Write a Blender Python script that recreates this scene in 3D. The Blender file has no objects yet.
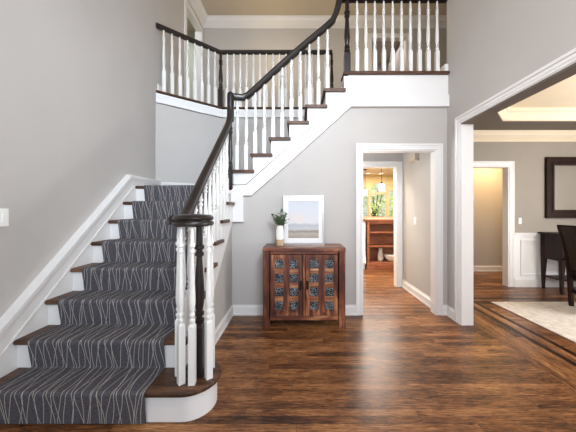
import bpy, bmesh, math, random
from mathutils import Vector
random.seed(7)
PI = math.pi
SC = bpy.context.scene
COL = SC.collection

# ------------------------------------------------------------ camera, world, key lights, exposure
cam_d = bpy.data.cameras.new('camera'); cam = bpy.data.objects.new('camera', cam_d); COL.objects.link(cam)
cam.location = (0, 0, 1.30); cam.rotation_euler = (PI/2, 0, 0)
cam_d.sensor_width = 36.0; cam_d.lens = 36.0*265.4/576
cam_d.shift_x = (288-298.4)/576; cam_d.shift_y = -(216-209.8)/576
cam_d.clip_start = .05
SC.camera = cam

w = bpy.data.worlds.new('daylight'); SC.world = w; w.use_nodes = True
bg = w.node_tree.nodes['Background']
bg.inputs['Color'].default_value = (1.0, .97, .94, 1); bg.inputs['Strength'].default_value = 0.75

def area(name, loc, rot, sx, sy, power, col=(1, 1, 1), spread=PI):
    l = bpy.data.lights.new(name, 'AREA'); l.shape = 'RECTANGLE'; l.size = sx; l.size_y = sy
    l.energy = power; l.color = col; l.spread = spread
    o = bpy.data.objects.new(name, l); COL.objects.link(o); o.location = loc; o.rotation_euler = rot
    return o
def point(name, loc, power, col, r=.1):
    l = bpy.data.lights.new(name, 'POINT'); l.energy = power; l.color = col; l.shadow_soft_size = r
    o = bpy.data.objects.new(name, l); COL.objects.link(o); o.location = loc
    return o
WARM = (1.0, .80, .56); SOFT = (1.0, .90, .76)
area('entry_window_light', (0, -2.4, 1.6), (math.radians(90), 0, 0), 3.6, 2.8, 48, (.72, .86, 1.0))
def aimed(name, loc, to, sx, sy, power, col, spread):
    o = area(name, loc, (0, 0, 0), sx, sy, power, col, math.radians(spread))
    o.rotation_euler = (Vector(to)-Vector(loc)).to_track_quat('-Z', 'Y').to_euler(); return o
aimed('upper_entry_window_light', (1.0, -2.4, 4.0), (-1.3, 4.0, 2.5), 1.6, 1.6, 43, (.78, .89, 1.0), 60)
aimed('right_wall_fill_light', (-1.2, -2.4, 3.4), (1.84, 2.7, 2.4), 1.2, 1.4, 12, (1.0, .98, .96), 55)  # added fill aimed at the right wall, no window stands here
point('foyer_fill_light', (.45, .55, 2.6), 60, (1.0, .96, .93), .4)  # added fill for the foyer walls and landing, no fixture behind it
point('gallery_lamp', (-.5, 4.95, 4.3), 13, (1.0, .75, .40), .25)
point('balcony_lamp', (1.3, 4.6, 4.4), 10, (1.0, .75, .40), .25)
area('dining_window_light', (5.9, 1.0, 1.45), (0, math.radians(90), 0), 1.6, 1.6, 70, (.93, .96, 1.0))
point('dining_chandelier_light', (4.3, 2.3, 1.75), 108, (.96, .98, 1.0), .25)
area('dining_tray_light', (4.1, 2.4, 2.2), (PI, 0, 0), .8, .8, 8, WARM)
point('side_hall_sconce_light', (.78, 3.75, 1.75), 15, (.93, .98, 1.0), .12)
area('pantry_light', (3.9, 5.1, 2.47), (0, 0, 0), .4, .4, 30, (1.0, .66, .32))
area('kitchen_ceiling_light', (2.2, 7.2, 2.46), (0, 0, 0), 2.0, 2.4, 165, (1.0, .93, .84))
area('kitchen_front_light', (1.3, 5.1, 2.46), (0, 0, 0), .5, .5, 90, (1.0, .93, .86))
aimed('shrub_fill_light', (3.2, 9.9, 4.2), (3.2, 12, 1.4), 3, 1.5, 800, (1, 1, .94), 150)  # added lamp outside the windows to lighten the shrub leaves
area('upper_side_room_light', (-3.0, 5.2, 5.2), (0, 0, 0), 1, 1, 22, (1, .98, .95))
area('upper_bedroom_light', (2.0, 6.6, 5.2), (0, 0, 0), 1, 1, 9, (1, .93, .88))

SC.view_settings.view_transform = 'Standard'; SC.view_settings.look = 'None'
SC.view_settings.exposure = 0.0; SC.view_settings.gamma = 1.0; SC.view_settings.use_curve_mapping = False

# ------------------------------------------------------------ materials
def lin(c):
    c /= 255.0
    return c/12.92 if c <= .04045 else ((c+.055)/1.055)**2.4
def S(r, g, b): return (lin(r), lin(g), lin(b), 1)
class NT:
    def __init__(s, name):
        s.m = bpy.data.materials.new(name); s.m.use_nodes = True; s.t = s.m.node_tree
        s.b = s.t.nodes['Principled BSDF']
    def n(s, typ, **kw):
        nd = s.t.nodes.new(typ)
        for k, v in kw.items(): setattr(nd, k, v)
        return nd
    def l(s, a, b): s.t.links.new(a, b)
    def val(s, sock, v):
        if hasattr(v, 'is_output'): s.l(v, sock)
        else: sock.default_value = v
    def math(s, op, a, b=None, c=None):
        nd = s.n('ShaderNodeMath', operation=op); s.val(nd.inputs[0], a)
        if b is not None: s.val(nd.inputs[1], b)
        if c is not None: s.val(nd.inputs[2], c)
        return nd.outputs[0]
    def coord(s, kind='Object'):
        return s.n('ShaderNodeTexCoord').outputs[kind]
    def sep(s, v):
        nd = s.n('ShaderNodeSeparateXYZ'); s.l(v, nd.inputs[0]); return nd.outputs
    def comb(s, x, y, z=0.0):
        nd = s.n('ShaderNodeCombineXYZ'); s.val(nd.inputs[0], x); s.val(nd.inputs[1], y); s.val(nd.inputs[2], z); return nd.outputs[0]
    def noise(s, v, scale, detail=3, rough=.55, dist=0.0):
        nd = s.n('ShaderNodeTexNoise'); s.l(v, nd.inputs['Vector']); nd.inputs['Scale'].default_value = scale
        nd.inputs['Detail'].default_value = detail; nd.inputs['Roughness'].default_value = rough; nd.inputs['Distortion'].default_value = dist
        return nd.outputs['Fac']
    def white(s, v):
        nd = s.n('ShaderNodeTexWhiteNoise', noise_dimensions='2D'); s.l(v, nd.inputs['Vector']); return nd.outputs['Value']
    def scalev(s, v, sc):
        nd = s.n('ShaderNodeMapping'); s.l(v, nd.inputs[0]); nd.inputs['Scale'].default_value = sc; return nd.outputs[0]
    def ramp(s, f, stops):
        nd = s.n('ShaderNodeValToRGB'); s.l(f, nd.inputs[0]); e = nd.color_ramp.elements
        while len(e) < len(stops): e.new(.5)
        for el, (p, c) in zip(e, stops): el.position = p; el.color = c
        return nd.outputs[0]
    def mix(s, f, a, b, mode='MIX'):
        nd = s.n('ShaderNodeMix', data_type='RGBA', blend_type=mode)
        s.val(nd.inputs[0], f); s.val(nd.inputs[6], a); s.val(nd.inputs[7], b); return nd.outputs[2]
    def bump(s, h, strength, dist=.01):
        nd = s.n('ShaderNodeBump'); nd.inputs['Strength'].default_value = strength; nd.inputs['Distance'].default_value = dist
        s.l(h, nd.inputs['Height']); s.l(nd.outputs[0], s.b.inputs['Normal'])
    def base(s, c): s.val(s.b.inputs['Base Color'], c)
    def set(s, rough=.5, metal=0.0, spec=.5):
        s.b.inputs['Roughness'].default_value = rough; s.b.inputs['Metallic'].default_value = metal
        s.b.inputs['Specular IOR Level'].default_value = spec

def paint(name, c, rough=.6, var=.03, bump=.05):
    m = NT(name); v = m.coord()
    f = m.noise(v, 1.5, 2); cc = Vector(c[:3])
    m.base(m.ramp(f, [(.3, (*(cc*(1-var)), 1)), (.7, (*(cc*(1+var)), 1))])); m.set(rough, 0, .3)
    if bump: m.bump(m.noise(v, 220, 2), bump, .002)
    return m.m
def planks(name, axis, stops, wdt=.062, length=1.1, rough=.33, gap=True, tone=1.0):
    m = NT(name); x, y, z = m.sep(m.coord())
    u, v = (x, y) if axis == 'x' else (y, x)
    row = m.math('FLOOR', m.math('DIVIDE', v, wdt))
    off = m.math('MULTIPLY', m.white(m.comb(row, 3.3)), 7.0)
    uu = m.math('ADD', m.math('DIVIDE', u, length), off)
    colm = m.math('FLOOR', uu)
    pid = m.white(m.comb(row, colm)); pid2 = m.white(m.comb(colm, m.math('ADD', row, 17.7)))
    gv = m.comb(m.math('MULTIPLY', u, 4.2), m.math('ADD', m.math('MULTIPLY', v, 34), m.math('MULTIPLY', pid2, 40)), m.math('MULTIPLY', pid, 25))
    g1 = m.noise(gv, 2.2, 5, .65, 1.2)
    gv2 = m.comb(m.math('MULTIPLY', u, 3), m.math('ADD', m.math('MULTIPLY', v, 90), m.math('MULTIPLY', pid, 90)), pid2)
    g2 = m.noise(gv2, 3.0, 3, .6, .6)
    blot = m.noise(m.comb(u, m.math('MULTIPLY', v, 3.0), 0.0), 1.7, 4, .65)
    f = m.math('ADD', m.math('MULTIPLY', pid, .17), m.math('MULTIPLY', g1, .72))
    f = m.math('ADD', f, m.math('MULTIPLY', m.math('SUBTRACT', g2, .5), .75))
    f = m.math('ADD', f, m.math('MULTIPLY', m.math('SUBTRACT', blot, .5), .55))
    c = m.ramp(f, stops)
    fv = m.math('FRACT', m.math('DIVIDE', v, wdt)); fu = m.math('FRACT', uu)
    if gap:
        e = m.math('MINIMUM', m.math('MULTIPLY', m.math('MINIMUM', fv, m.math('SUBTRACT', 1.0, fv)), wdt),
                   m.math('MULTIPLY', m.math('MINIMUM', fu, m.math('SUBTRACT', 1.0, fu)), length))
        line = m.math('LESS_THAN', e, .0012)
        c = m.mix(m.math('MULTIPLY', line, .65), c, S(30, 18, 12))
        m.bump(m.math('SUBTRACT', m.math('MULTIPLY', g2, .3), line), .12, .003)
    m.base(c); m.set(rough, 0, .28)
    m.l(m.math('ADD', m.math('MULTIPLY', g1, .18), rough-.12), m.b.inputs['Roughness'])
    return m.m
def wood(name, axis, stops, rough=.4, sc=1.0, spec=.5):
    m = NT(name); x, y, z = m.sep(m.coord())
    d = {'x': (3, 26, 26), 'y': (26, 3, 26), 'z': (26, 26, 3)}[axis]
    v = m.comb(m.math('MULTIPLY', x, d[0]*sc), m.math('MULTIPLY', y, d[1]*sc), m.math('MULTIPLY', z, d[2]*sc))
    g = m.noise(v, 1.0, 5, .62, .8); b = m.noise(m.comb(x, y, z), 5.0*sc, 3, .6)
    f = m.math('ADD', m.math('MULTIPLY', g, .7), m.math('MULTIPLY', b, .3))
    m.base(m.ramp(f, stops)); m.set(rough, 0, spec); m.bump(g, .08, .002)
    return m.m
def metal(name, c, rough=.35, met=1.0):
    m = NT(name); f = m.noise(m.coord(), 30, 3); cc = Vector(c[:3])
    m.base(m.ramp(f, [(.3, (*(cc*.85), 1)), (.7, (*cc, 1))])); m.set(rough, met, .5); return m.m
def emit(name, c, st):
    m = NT(name); f = m.noise(m.coord(), 3, 2); cc = Vector(c[:3])
    m.base(c); m.l(m.ramp(f, [(.3, (*(cc*.96), 1)), (.7, (*cc, 1))]), m.b.inputs['Emission Color']); m.b.inputs['Emission Strength'].default_value = st; return m.m

M = {}
M['greige'] = paint('greige_wall_paint', S(192, 188, 185))
M['taupe'] = paint('taupe_dining_paint', S(158, 150, 140))
M['sage'] = paint('sage_paint', S(176, 182, 168))
M['mauve'] = paint('mauve_grey_paint', S(176, 166, 164))
M['yellow'] = paint('golden_kitchen_paint', S(216, 198, 146))
M['ceiling'] = paint('ceiling_paint', S(232, 226, 214))
M['upceil'] = paint('upper_ceiling_paint', S(206, 196, 178))
M['soffit_and_shade'] = paint('taupe_soffit_and_header_shade', S(112, 102, 92))  # dining soffit colour, also stands in for shade under the opening header
M['traytop'] = paint('cream_tray_paint', S(238, 222, 196))
M['white'] = paint('white_trim_paint', S(234, 233, 233), .35, .015, .0)
M['whiteb'] = paint('white_baluster_paint', S(236, 235, 233), .32, .015, .0)
FS = [(.21, S(42, 25, 15)), (.34, S(80, 49, 30)), (.45, S(120, 77, 46)), (.57, S(156, 106, 66)), (.72, S(196, 146, 98))]
M['floor'] = planks('stained_oak_floor', 'x', FS)
M['border'] = planks('stained_oak_border', 'y', [(p-.04, c) for p, c in FS], wdt=.082, length=1.6)
M['inlay'] = wood('dark_inlay_wood', 'y', [(.4, S(30, 15, 11)), (.6, S(56, 28, 20))], .35, 1, .3)
M['tread'] = wood('stained_tread_wood', 'x', [(.35, S(48, 32, 24)), (.5, S(82, 56, 41)), (.65, S(122, 87, 64))], .4, 1, .3)
M['rail'] = wood('espresso_rail_wood', 'z', [(.3, S(25, 20, 19)), (.7, S(48, 39, 36))], .3, .6)
M['newel'] = wood('espresso_newel_wood', 'z', [(.3, S(24, 19, 20)), (.7, S(46, 37, 38))], .3)
M['cab'] = wood('reclaimed_red_wood', 'z', [(.36, S(34, 17, 13)), (.46, S(80, 40, 28)), (.54, S(116, 63, 43)), (.64, S(192, 132, 92))], .42, .55)
M['cabx'] = wood('reclaimed_red_wood_across', 'x', [(.36, S(42, 22, 17)), (.46, S(88, 46, 32)), (.54, S(128, 72, 50)), (.64, S(196, 142, 102))], .36, .55)
M['cabl'] = wood('reclaimed_blond_wood', 'x', [(.38, S(92, 52, 36)), (.5, S(150, 96, 66)), (.62, S(206, 156, 116))], .42, .8)
M['dark'] = wood('dark_mahogany', 'z', [(.4, S(26, 13, 12)), (.6, S(50, 28, 24))], .4, 1, .22)
M['black'] = metal('black_iron', S(34, 33, 34), .45, .6)
M['shelfwood'] = wood('cherry_shelf_wood', 'x', [(.4, S(128, 74, 50)), (.6, S(164, 102, 70))], .4)
M['tan'] = wood('honey_window_wood', 'z', [(.3, S(206, 164, 120)), (.7, S(228, 190, 148))], .4)
M['steel'] = metal('brushed_steel', S(205, 200, 195), .3)
M['chrome'] = metal('silver_frame_metal', S(150, 148, 147), .35)
M['switch'] = paint('switch_plastic', S(246, 246, 244), .3, .01, 0)
M['shade'] = emit('opal_glass_shade', (1, .93, .78, 1), 1.6)
M['lamp'] = emit('lamp_lens', (1, .9, .7, 1), 3.0)
M['leaf'] = paint('deep_green_leaf', S(106, 130, 98), .4, .4, 0)
M['stem'] = paint('green_stem', S(84, 92, 60), .5, .1, 0)
M['bushleaf'] = paint('garden_leaf', S(178, 190, 130), .5, .35, 0)
M['grass'] = paint('lawn_grass', S(120, 140, 80), .8, .2, 0)
M['ceramic'] = paint('white_ceramic', S(236, 234, 230), .3, .02, 0)
M['clay'] = paint('raw_clay', S(186, 160, 132), .7, .08, .2)
M['beige'] = paint('beige_plastic', S(196, 186, 172), .5, .03, 0)
M['granite'] = paint('brown_granite', S(120, 90, 70), .25, .3, 0)

def m_runner():
    m = NT('patterned_runner_carpet'); u, v, _ = m.sep(m.coord('UV'))
    tot = None
    for wl, amp, fr, ph in ((.060, .42, 8.0, 2.4), (.047, .38, 7.0, 4.1)):
        p = m.math('ADD', m.math('DIVIDE', u, wl), ph*.23); cid = m.math('FLOOR', p)
        hz = m.white(m.comb(cid, ph))
        ang = m.math('ADD', m.math('MULTIPLY', v, m.math('ADD', fr, m.math('MULTIPLY', hz, 5.0))), m.math('MULTIPLY', hz, 40.0))
        cen = m.math('ADD', .5, m.math('MULTIPLY', m.math('SINE', ang), amp))
        d = m.math('ABSOLUTE', m.math('SUBTRACT', m.math('FRACT', p), cen))
        li = m.math('LESS_THAN', m.math('MULTIPLY', d, wl), .0021)
        tot = li if tot is None else m.math('MAXIMUM', tot, li)
    fz = m.noise(m.comb(m.math('MULTIPLY', u, 40), m.math('MULTIPLY', v, 160), 0.0), 1.0, 3, .7)
    c = m.ramp(fz, [(.3, S(62, 62, 67)), (.7, S(102, 100, 107))])
    c = m.mix(m.math('MULTIPLY', tot, .8), c, S(184, 177, 172))
    m.base(c); m.set(.95, 0, .1); m.bump(m.math('ADD', fz, m.math('MULTIPLY', tot, .5)), .5, .004)
    return m.m
M['runner'] = m_runner()
def m_rug():
    m = NT('cream_woven_rug'); v = m.coord()
    f = m.noise(v, 14, 4, .7); g = m.noise(v, 160, 2)
    m.base(m.ramp(m.math('ADD', m.math('MULTIPLY', f, .7), m.math('MULTIPLY', g, .3)), [(.35, S(206, 194, 182)), (.65, S(238, 231, 224))]))
    m.set(.95, 0, .1); m.bump(g, .4, .003); return m.m
M['rug'] = m_rug()
def m_mesh():
    m = NT('scrolled_iron_panel'); v = m.coord()
    vo = m.n('ShaderNodeTexVoronoi', feature='DISTANCE_TO_EDGE'); m.l(v, vo.inputs['Vector']); vo.inputs['Scale'].default_value = 46
    e = m.math('LESS_THAN', vo.outputs['Distance'], .13)
    n2 = m.noise(v, 12, 2)
    m.base(m.mix(e, S(20, 20, 22), m.ramp(n2, [(.35, S(70, 76, 84)), (.65, S(140, 150, 158))]))); m.set(.5, .4, .5)
    m.bump(e, .6, .004); return m.m
M['iron_mesh'] = m_mesh()
def m_leather():
    m = NT('black_leather'); v = m.coord()
    m.base(m.ramp(m.noise(v, 60, 3), [(.3, S(22, 19, 19)), (.7, S(38, 33, 32))])); m.set(.25, 0, .6); m.bump(m.noise(v, 200, 2), .1, .002); return m.m
M['leather'] = m_leather()
def m_print():
    m = NT('misty_beach_print'); x, y, z = m.sep(m.coord('Generated'))
    n = m.noise(m.comb(m.math('MULTIPLY', x, 2.0), 0.0, m.math('MULTIPLY', z, 7.0)), 1.6, 4, .6)
    f = m.math('ADD', z, m.math('MULTIPLY', m.math('SUBTRACT', n, .5), .16))
    c = m.ramp(f, [(.0, S(150, 138, 130)), (.1, S(178, 170, 160)), (.17, S(146, 136, 126)), (.24, S(196, 196, 198)), (.34, S(178, 182, 190)), (.4, S(214, 214, 218)), (.75, S(204, 207, 216)), (1, S(196, 200, 210))])
    dx = m.math('SUBTRACT', x, .28); dz = m.math('SUBTRACT', z, .54)
    r = m.math('ADD', m.math('POWER', m.math('MULTIPLY', dx, 2.6), 2.0), m.math('POWER', m.math('MULTIPLY', dz, 6.0), 2.0))
    n3 = m.noise(m.comb(m.math('MULTIPLY', x, 4), 0.0, m.math('MULTIPLY', z, 5)), 1.5, 4)
    bl = m.math('MULTIPLY', m.math('SUBTRACT', 1.0, m.math('MINIMUM', r, 1.0)), n3)
    m.base(m.mix(bl, c, S(228, 208, 200))); m.set(.5, 0, .2); return m.m
M['print'] = m_print()
def m_mirror():
    m = NT('mirror_glass'); m.base(m.ramp(m.noise(m.coord(), 2, 1), [(0, (.84, .84, .84, 1)), (1, (.88, .88, .88, 1))])); m.set(.02, 1); return m.m
M['mirror'] = m_mirror()
def m_glass():
    m = NT('window_glass'); t = m.t; out = t.nodes['Material Output']
    g = m.n('ShaderNodeBsdfGlossy'); g.inputs['Roughness'].default_value = .02
    tr = m.n('ShaderNodeBsdfTransparent'); lw = m.n('ShaderNodeLayerWeight'); lw.inputs[0].default_value = .2
    nz = m.noise(m.coord(), 2, 1); tr_c = m.ramp(nz, [(0, (.95, .97, .96, 1)), (1, (.98, .99, .98, 1))]); m.l(tr_c, tr.inputs[0])
    mx = m.n('ShaderNodeMixShader'); m.l(lw.outputs['Fresnel'], mx.inputs[0]); m.l(tr.outputs[0], mx.inputs[1]); m.l(g.outputs[0], mx.inputs[2])
    m.l(mx.outputs[0], out.inputs[0]); return m.m
M['glass'] = m_glass()

# ------------------------------------------------------------ mesh helpers (all shapes given in world metres)
class MB:
    def __init__(s): s.v = []; s.f = []; s.uv = {}; s.mi = []
    def add(s, vs, fs, mi=0):
        o = len(s.v); s.v += [tuple(p) for p in vs]; s.f += [tuple(i+o for i in f) for f in fs]; s.mi += [mi]*len(fs); return s
    def box(s, x0, x1, y0, y1, z0, z1, mi=0):
        vs = [(x, y, z) for z in (z0, z1) for y in (y0, y1) for x in (x0, x1)]
        return s.add(vs, [(0, 2, 3, 1), (4, 5, 7, 6), (0, 1, 5, 4), (2, 6, 7, 3), (0, 4, 6, 2), (1, 3, 7, 5)], mi)
    def prism(s, pts, axis, a, b):
        # polygon pts in the plane perpendicular to axis, extruded from a to b
        def P(p, t): return {'x': (t, p[0], p[1]), 'y': (p[0], t, p[1]), 'z': (p[0], p[1], t)}[axis]
        n = len(pts); vs = [P(p, a) for p in pts] + [P(p, b) for p in pts]
        fs = [tuple(range(n)), tuple(range(2*n-1, n-1, -1))] + [(i, i+n, (i+1) % n + n, (i+1) % n) for i in range(n)]
        return s.add(vs, fs)
    def lathe(s, prof, x, y, n=14, axis=None, tilt=None):
        vs = []; fs = []
        for r, z in prof:
            for i in range(n):
                a = 2*PI*i/n; vs.append((x+r*math.cos(a), y+r*math.sin(a), z))
        for k in range(len(prof)-1):
            for i in range(n): fs.append((k*n+i, k*n+(i+1) % n, (k+1)*n+(i+1) % n, (k+1)*n+i))
        fs.append(tuple(range(n-1, -1, -1))); fs.append(tuple(range((len(prof)-1)*n, len(prof)*n)))
        return s.add(vs, fs)
    def sq(s, x, y, z0, z1, w0, w1=None, rot=0.0):
        w1 = w1 or w0; vs = []
        for z, ww in ((z0, w0), (z1, w1)):
            for k in range(4):
                a = rot+PI/4+k*PI/2; vs.append((x+ww*.7071*math.cos(a), y+ww*.7071*math.sin(a), z))
        return s.add(vs, [(3, 2, 1, 0), (4, 5, 6, 7)]+[(k, (k+1) % 4, (k+1) % 4+4, k+4) for k in range(4)])
    def sweep(s, path, prof, lats):
        n = len(prof); vs = []; fs = []; P = [Vector(p) for p in path]
        for i, p in enumerate(P):
            t = (P[min(i+1, len(P)-1)]-P[max(i-1, 0)]).normalized()
            L = Vector(lats[i] if isinstance(lats, list) else lats); U = L.normalized().cross(t)
            if U.length < 1e-6: U = Vector((0, 0, 1))
            U.normalize()
            for a, b in prof: vs.append(p+L*a+U*b)
        for i in range(len(P)-1):
            for k in range(n): fs.append((i*n+k, i*n+(k+1) % n, (i+1)*n+(k+1) % n, (i+1)*n+k))
        fs.append(tuple(range(n-1, -1, -1))); fs.append(tuple(range((len(P)-1)*n, len(P)*n)))
        return s.add(vs, fs)
    def tube(s, path, r, n=8):
        P = [Vector(p) for p in path]; R = r if isinstance(r, (list, tuple)) else [r]*len(P); vs = []; fs = []
        for i, p in enumerate(P):
            t = (P[min(i+1, len(P)-1)]-P[max(i-1, 0)]).normalized()
            a = t.orthogonal().normalized() if i == 0 else (a-t*a.dot(t)).normalized()
            b = t.cross(a)
            for k in range(n):
                q = 2*PI*k/n; vs.append(p+(a*math.cos(q)+b*math.sin(q))*R[i])
        for i in range(len(P)-1):
            for k in range(n): fs.append((i*n+k, i*n+(k+1) % n, (i+1)*n+(k+1) % n, (i+1)*n+k))
        fs.append(tuple(range(n-1, -1, -1))); fs.append(tuple(range((len(P)-1)*n, len(P)*n)))
        return s.add(vs, fs)
    def leaf(s, base, d, up, ln, wd):
        d = Vector(d).normalized(); side = d.cross(Vector(up)).normalized(); nn = side.cross(d); b = Vector(base); vs = []
        for t, ww, dr in ((0, .12, 0), (.3, .85, .06), (.6, .8, .07), (1, .03, -.06)):
            c = b+d*ln*t+nn*dr*ln
            vs += [c-side*wd*ww*.5+nn*.08*wd, c-nn*.06*wd, c+side*wd*ww*.5+nn*.08*wd]
        fs = [(i*3+k, i*3+k+1, i*3+k+4, i*3+k+3) for i in range(3) for k in range(2)]
        return s.add(vs, fs)
    def build(s, name, mat, parent=None, bevel=0, smooth=False, kind=None, label=None, cat=None, group=None, uv=None):
        me = bpy.data.meshes.new(name)
        off = Vector((0, 0, 0))
        if parent:
            p = parent
            while p: off += p.location; p = p.parent
        else:
            xs = [v[0] for v in s.v]; ys = [v[1] for v in s.v]; zs = [v[2] for v in s.v]
            off = Vector(((min(xs)+max(xs))/2, (min(ys)+max(ys))/2, min(zs)))
            if kind == 'structure': off = Vector((0, 0, 0))
        me.from_pydata([Vector(v)-off for v in s.v], [], s.f); me.update()
        for mm in (mat if isinstance(mat, list) else [mat]): me.materials.append(mm)
        for p, mi in zip(me.polygons, s.mi): p.material_index = mi
        if uv:
            ul = me.uv_layers.new(name='UVMap')
            for p in me.polygons:
                for li in p.loop_indices: ul.data[li].uv = uv[me.loops[li].vertex_index]
        bm = bmesh.new(); bm.from_mesh(me)
        bmesh.ops.recalc_face_normals(bm, faces=bm.faces)
        ng = [f for f in bm.faces if len(f.verts) > 4 and kind]
        if ng: bmesh.ops.triangulate(bm, faces=ng)
        bm.to_mesh(me); bm.free()
        o = bpy.data.objects.new(name, me); COL.objects.link(o)
        if parent: o.parent = parent
        else: o.location = off
        if smooth:
            for p in me.polygons: p.use_smooth = True
            me.set_sharp_from_angle(angle=math.radians(42))
        if bevel:
            b = o.modifiers.new('bevel', 'BEVEL'); b.width = bevel; b.segments = 2; b.limit_method = 'ANGLE'; b.angle_limit = math.radians(40)
        tag(o, label, cat, group, kind)
        return o
def tag(o, label=None, cat=None, group=None, kind=None):
    if label: o['label'] = label
    if cat: o['category'] = cat
    if group: o['group'] = group
    if kind: o['kind'] = kind
def thing(name, loc, label, cat, group=None):
    o = bpy.data.objects.new(name, None); COL.objects.link(o); o.location = loc; o.empty_display_size = .1
    tag(o, label, cat, group); return o
def struct(name, mb, mat, **k): return mb.build(name, mat, kind='structure', **k)

# ------------------------------------------------------------ key dimensions
H1, T1, N1 = .1987, .228, 1.595          # riser height, run, first nosing
FL = 15*H1                                # upper floor level
XL, XR, XR2 = -2.02, 1.844, 1.956         # side walls
YB, YB2 = 3.286, 3.40                     # wall under the upper flight
YL, YH, YU = 4.38, 4.487, 5.64            # landing wall, rear wall, upper hall wall
CE = 5.33
def nose(n): return N1+(n-1)*T1
XU = lambda n: -.814+(n-9)*.224           # nosing of an upper flight tread

# ------------------------------------------------------------ floors
fl = MB()
def rect(x0, x1, y0, y1, mi): fl.add([(x0, y0, 0), (x1, y0, 0), (x1, y1, 0), (x0, y1, 0)], [(0, 1, 2, 3)], mi)
BX, BY = 1.98, 4.24
rect(-2.6, BX, -2.6, 9.2, 0)
rect(BX, 6.6, BY, 9.2, 0)
for a, b, mi, mj in ((0, .32, 1, 0), (.32, .375, 2, 2), (.375, .475, 1, 0), (.475, .53, 2, 2)):
    fl.add([(BX+a, -2.6, 0), (BX+b, -2.6, 0), (BX+b, BY-b, 0), (BX+a, BY-a, 0)], [(0, 1, 2, 3)], mi)
    fl.add([(BX+a, BY-a, 0), (BX+b, BY-b, 0), (6.6, BY-b, 0), (6.6, BY-a, 0)], [(0, 1, 2, 3)], mj)
rect(BX+.53, 6.6, -2.6, BY-.53, 0)
struct('floor', fl, [M['floor'], M['border'], M['inlay']])
up = MB().prism([(XL, 3.77), (-1.25, 4.40), (.57, 4.40), (.57, 3.29), (3.3, 3.29), (3.3, YU), (XL, YU)], 'z', FL-.15, FL)
struct('floor_upper', up, M['floor'])

# ------------------------------------------------------------ walls
lw = MB()
lw.box(XL-.1, XL, -2.6, 4.77, 0, CE); lw.box(XL-.1, XL, 4.77, 5.5, 0, FL); lw.box(XL-.1, XL, 4.77, 5.5, 5.0, CE); lw.box(XL-.1, XL, 5.5, YU, 0, CE)
struct('wall_left', lw, M['greige'])
bw = MB().prism([(-.82, 0), (.787, 0), (.787, 2.04), (1.704, 2.04), (1.704, 0), (XR, 0), (XR, 2.82), (.62, 2.82), (-.6, 1.62), (-.82, 1.56)], 'y', YB, YB2)
struct('wall_back', bw, M['greige'])
sw = MB().prism([(1.86, 0), (YB, 0), (YB, 1.55), (3.1, 1.4), (1.86, .3)], 'x', -.90, -.82)
struct('wall_stair', sw, M['greige'])
rw = MB()
rw.box(XR, XR2, -2.6, 1.0, 0, CE); rw.box(XR, XR2, 3.0, 3.30, 0, CE); rw.box(XR, XR2, 1.0, 3.0, 2.275, CE)
struct('wall_right', rw, M['greige'])
struct('wall_hall', MB().box(1.76, XR2, 3.30, YH, 0, 2.82), M['greige'])
la = MB().prism([(XL, 3.75), (-1.26, YL), (.60, YL), (.60, YL+.08), (-1.30, YL+.08), (XL, 3.87)], 'z', 0, FL-.15)
struct('wall_landing', la, M['greige'])
rr = MB().prism([(.5, 0), (.77, 0), (.77, 2.03), (1.665, 2.03), (1.665, 0), (XR2-.1, 0), (XR2-.1, 2.82), (.5, 2.82)], 'y', YH, YH+.115)
struct('wall_rear', rr, M['greige'])
dr = MB().prism([(XR2-.1, 0), (2.74, 0), (2.74, 2.03), (3.55, 2.03), (3.55, 0), (6.1, 0), (6.1, 2.82), (XR2-.1, 2.82)], 'y', YH, YH+.115)
struct('wall_dining', dr, M['taupe'])
dl = MB().box(XR2, XR2+.004, 3.0, YH, 0, 2.62).box(XR2, XR2+.004, -.2, 1.0, 0, 2.62).box(XR2, XR2+.004, 1.0, 3.0, 2.275, 2.62)
struct('wall_dining_west', dl, M['taupe'])
de = MB().box(6.0, 6.1, -.3, .2, 0, 2.82).box(6.0, 6.1, 1.8, YH, 0, 2.82).box(6.0, 6.1, .2, 1.8, 0, .7).box(6.0, 6.1, .2, 1.8, 2.4, 2.82)
struct('wall_dining_east', de, M['taupe'])
struct('wall_dining_front', MB().box(XR2, 6.1, -.3, -.2, 0, 2.82), M['taupe'])
struct('wall_hall_left', MB().box(.5, .6, YB2, YH, 0, 2.6), M['greige'])
struct('wall_pantry', MB().box(2.5, 2.58, 4.602, 5.59, 0, 2.5).box(4.7, 4.78, 4.602, 5.59, 0, 2.5).box(2.5, 4.78, 5.59, 5.67, 0, 2.5), M['greige'])
struct('ceiling_pantry', MB().box(2.5, 4.78, 4.602, 5.67, 2.5, 2.56), M['ceiling'])
struct('wall_upper', MB().box(XL-.1, 1.55, YU, YU+.1, FL, CE).box(1.55, 2.29, YU, YU+.1, 4.96, CE).box(2.29, 3.4, YU, YU+.1, FL, CE), M['greige'])
struct('wall_upper_right', MB().box(3.3, 3.4, 3.29, YU, FL, CE).box(XR2, 3.4, 3.2, 3.29, FL, CE), M['greige'])
struct('wall_side_room', MB().box(-4.1, -2.12, 6.0, 6.1, FL, CE).box(-4.2, -4.1, 4.2, 6.1, FL, CE).box(-4.1, -2.12, 4.2, 4.3, FL, CE), M['sage'])
struct('floor_side_room', MB().box(-4.2, XL-.1, 4.2, 6.1, FL-.1, FL), M['floor'])
struct('wall_bedroom', MB().box(1.2, 2.5, 7.3, 7.4, FL, CE).box(2.42, 2.5, YU+.1, 7.3, FL, CE).box(1.2, 1.28, YU+.1, 7.3, FL, CE), M['mauve'])
struct('floor_bedroom', MB().box(1.2, 2.5, YU, 7.4, FL-.1, FL), M['floor'])
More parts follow.
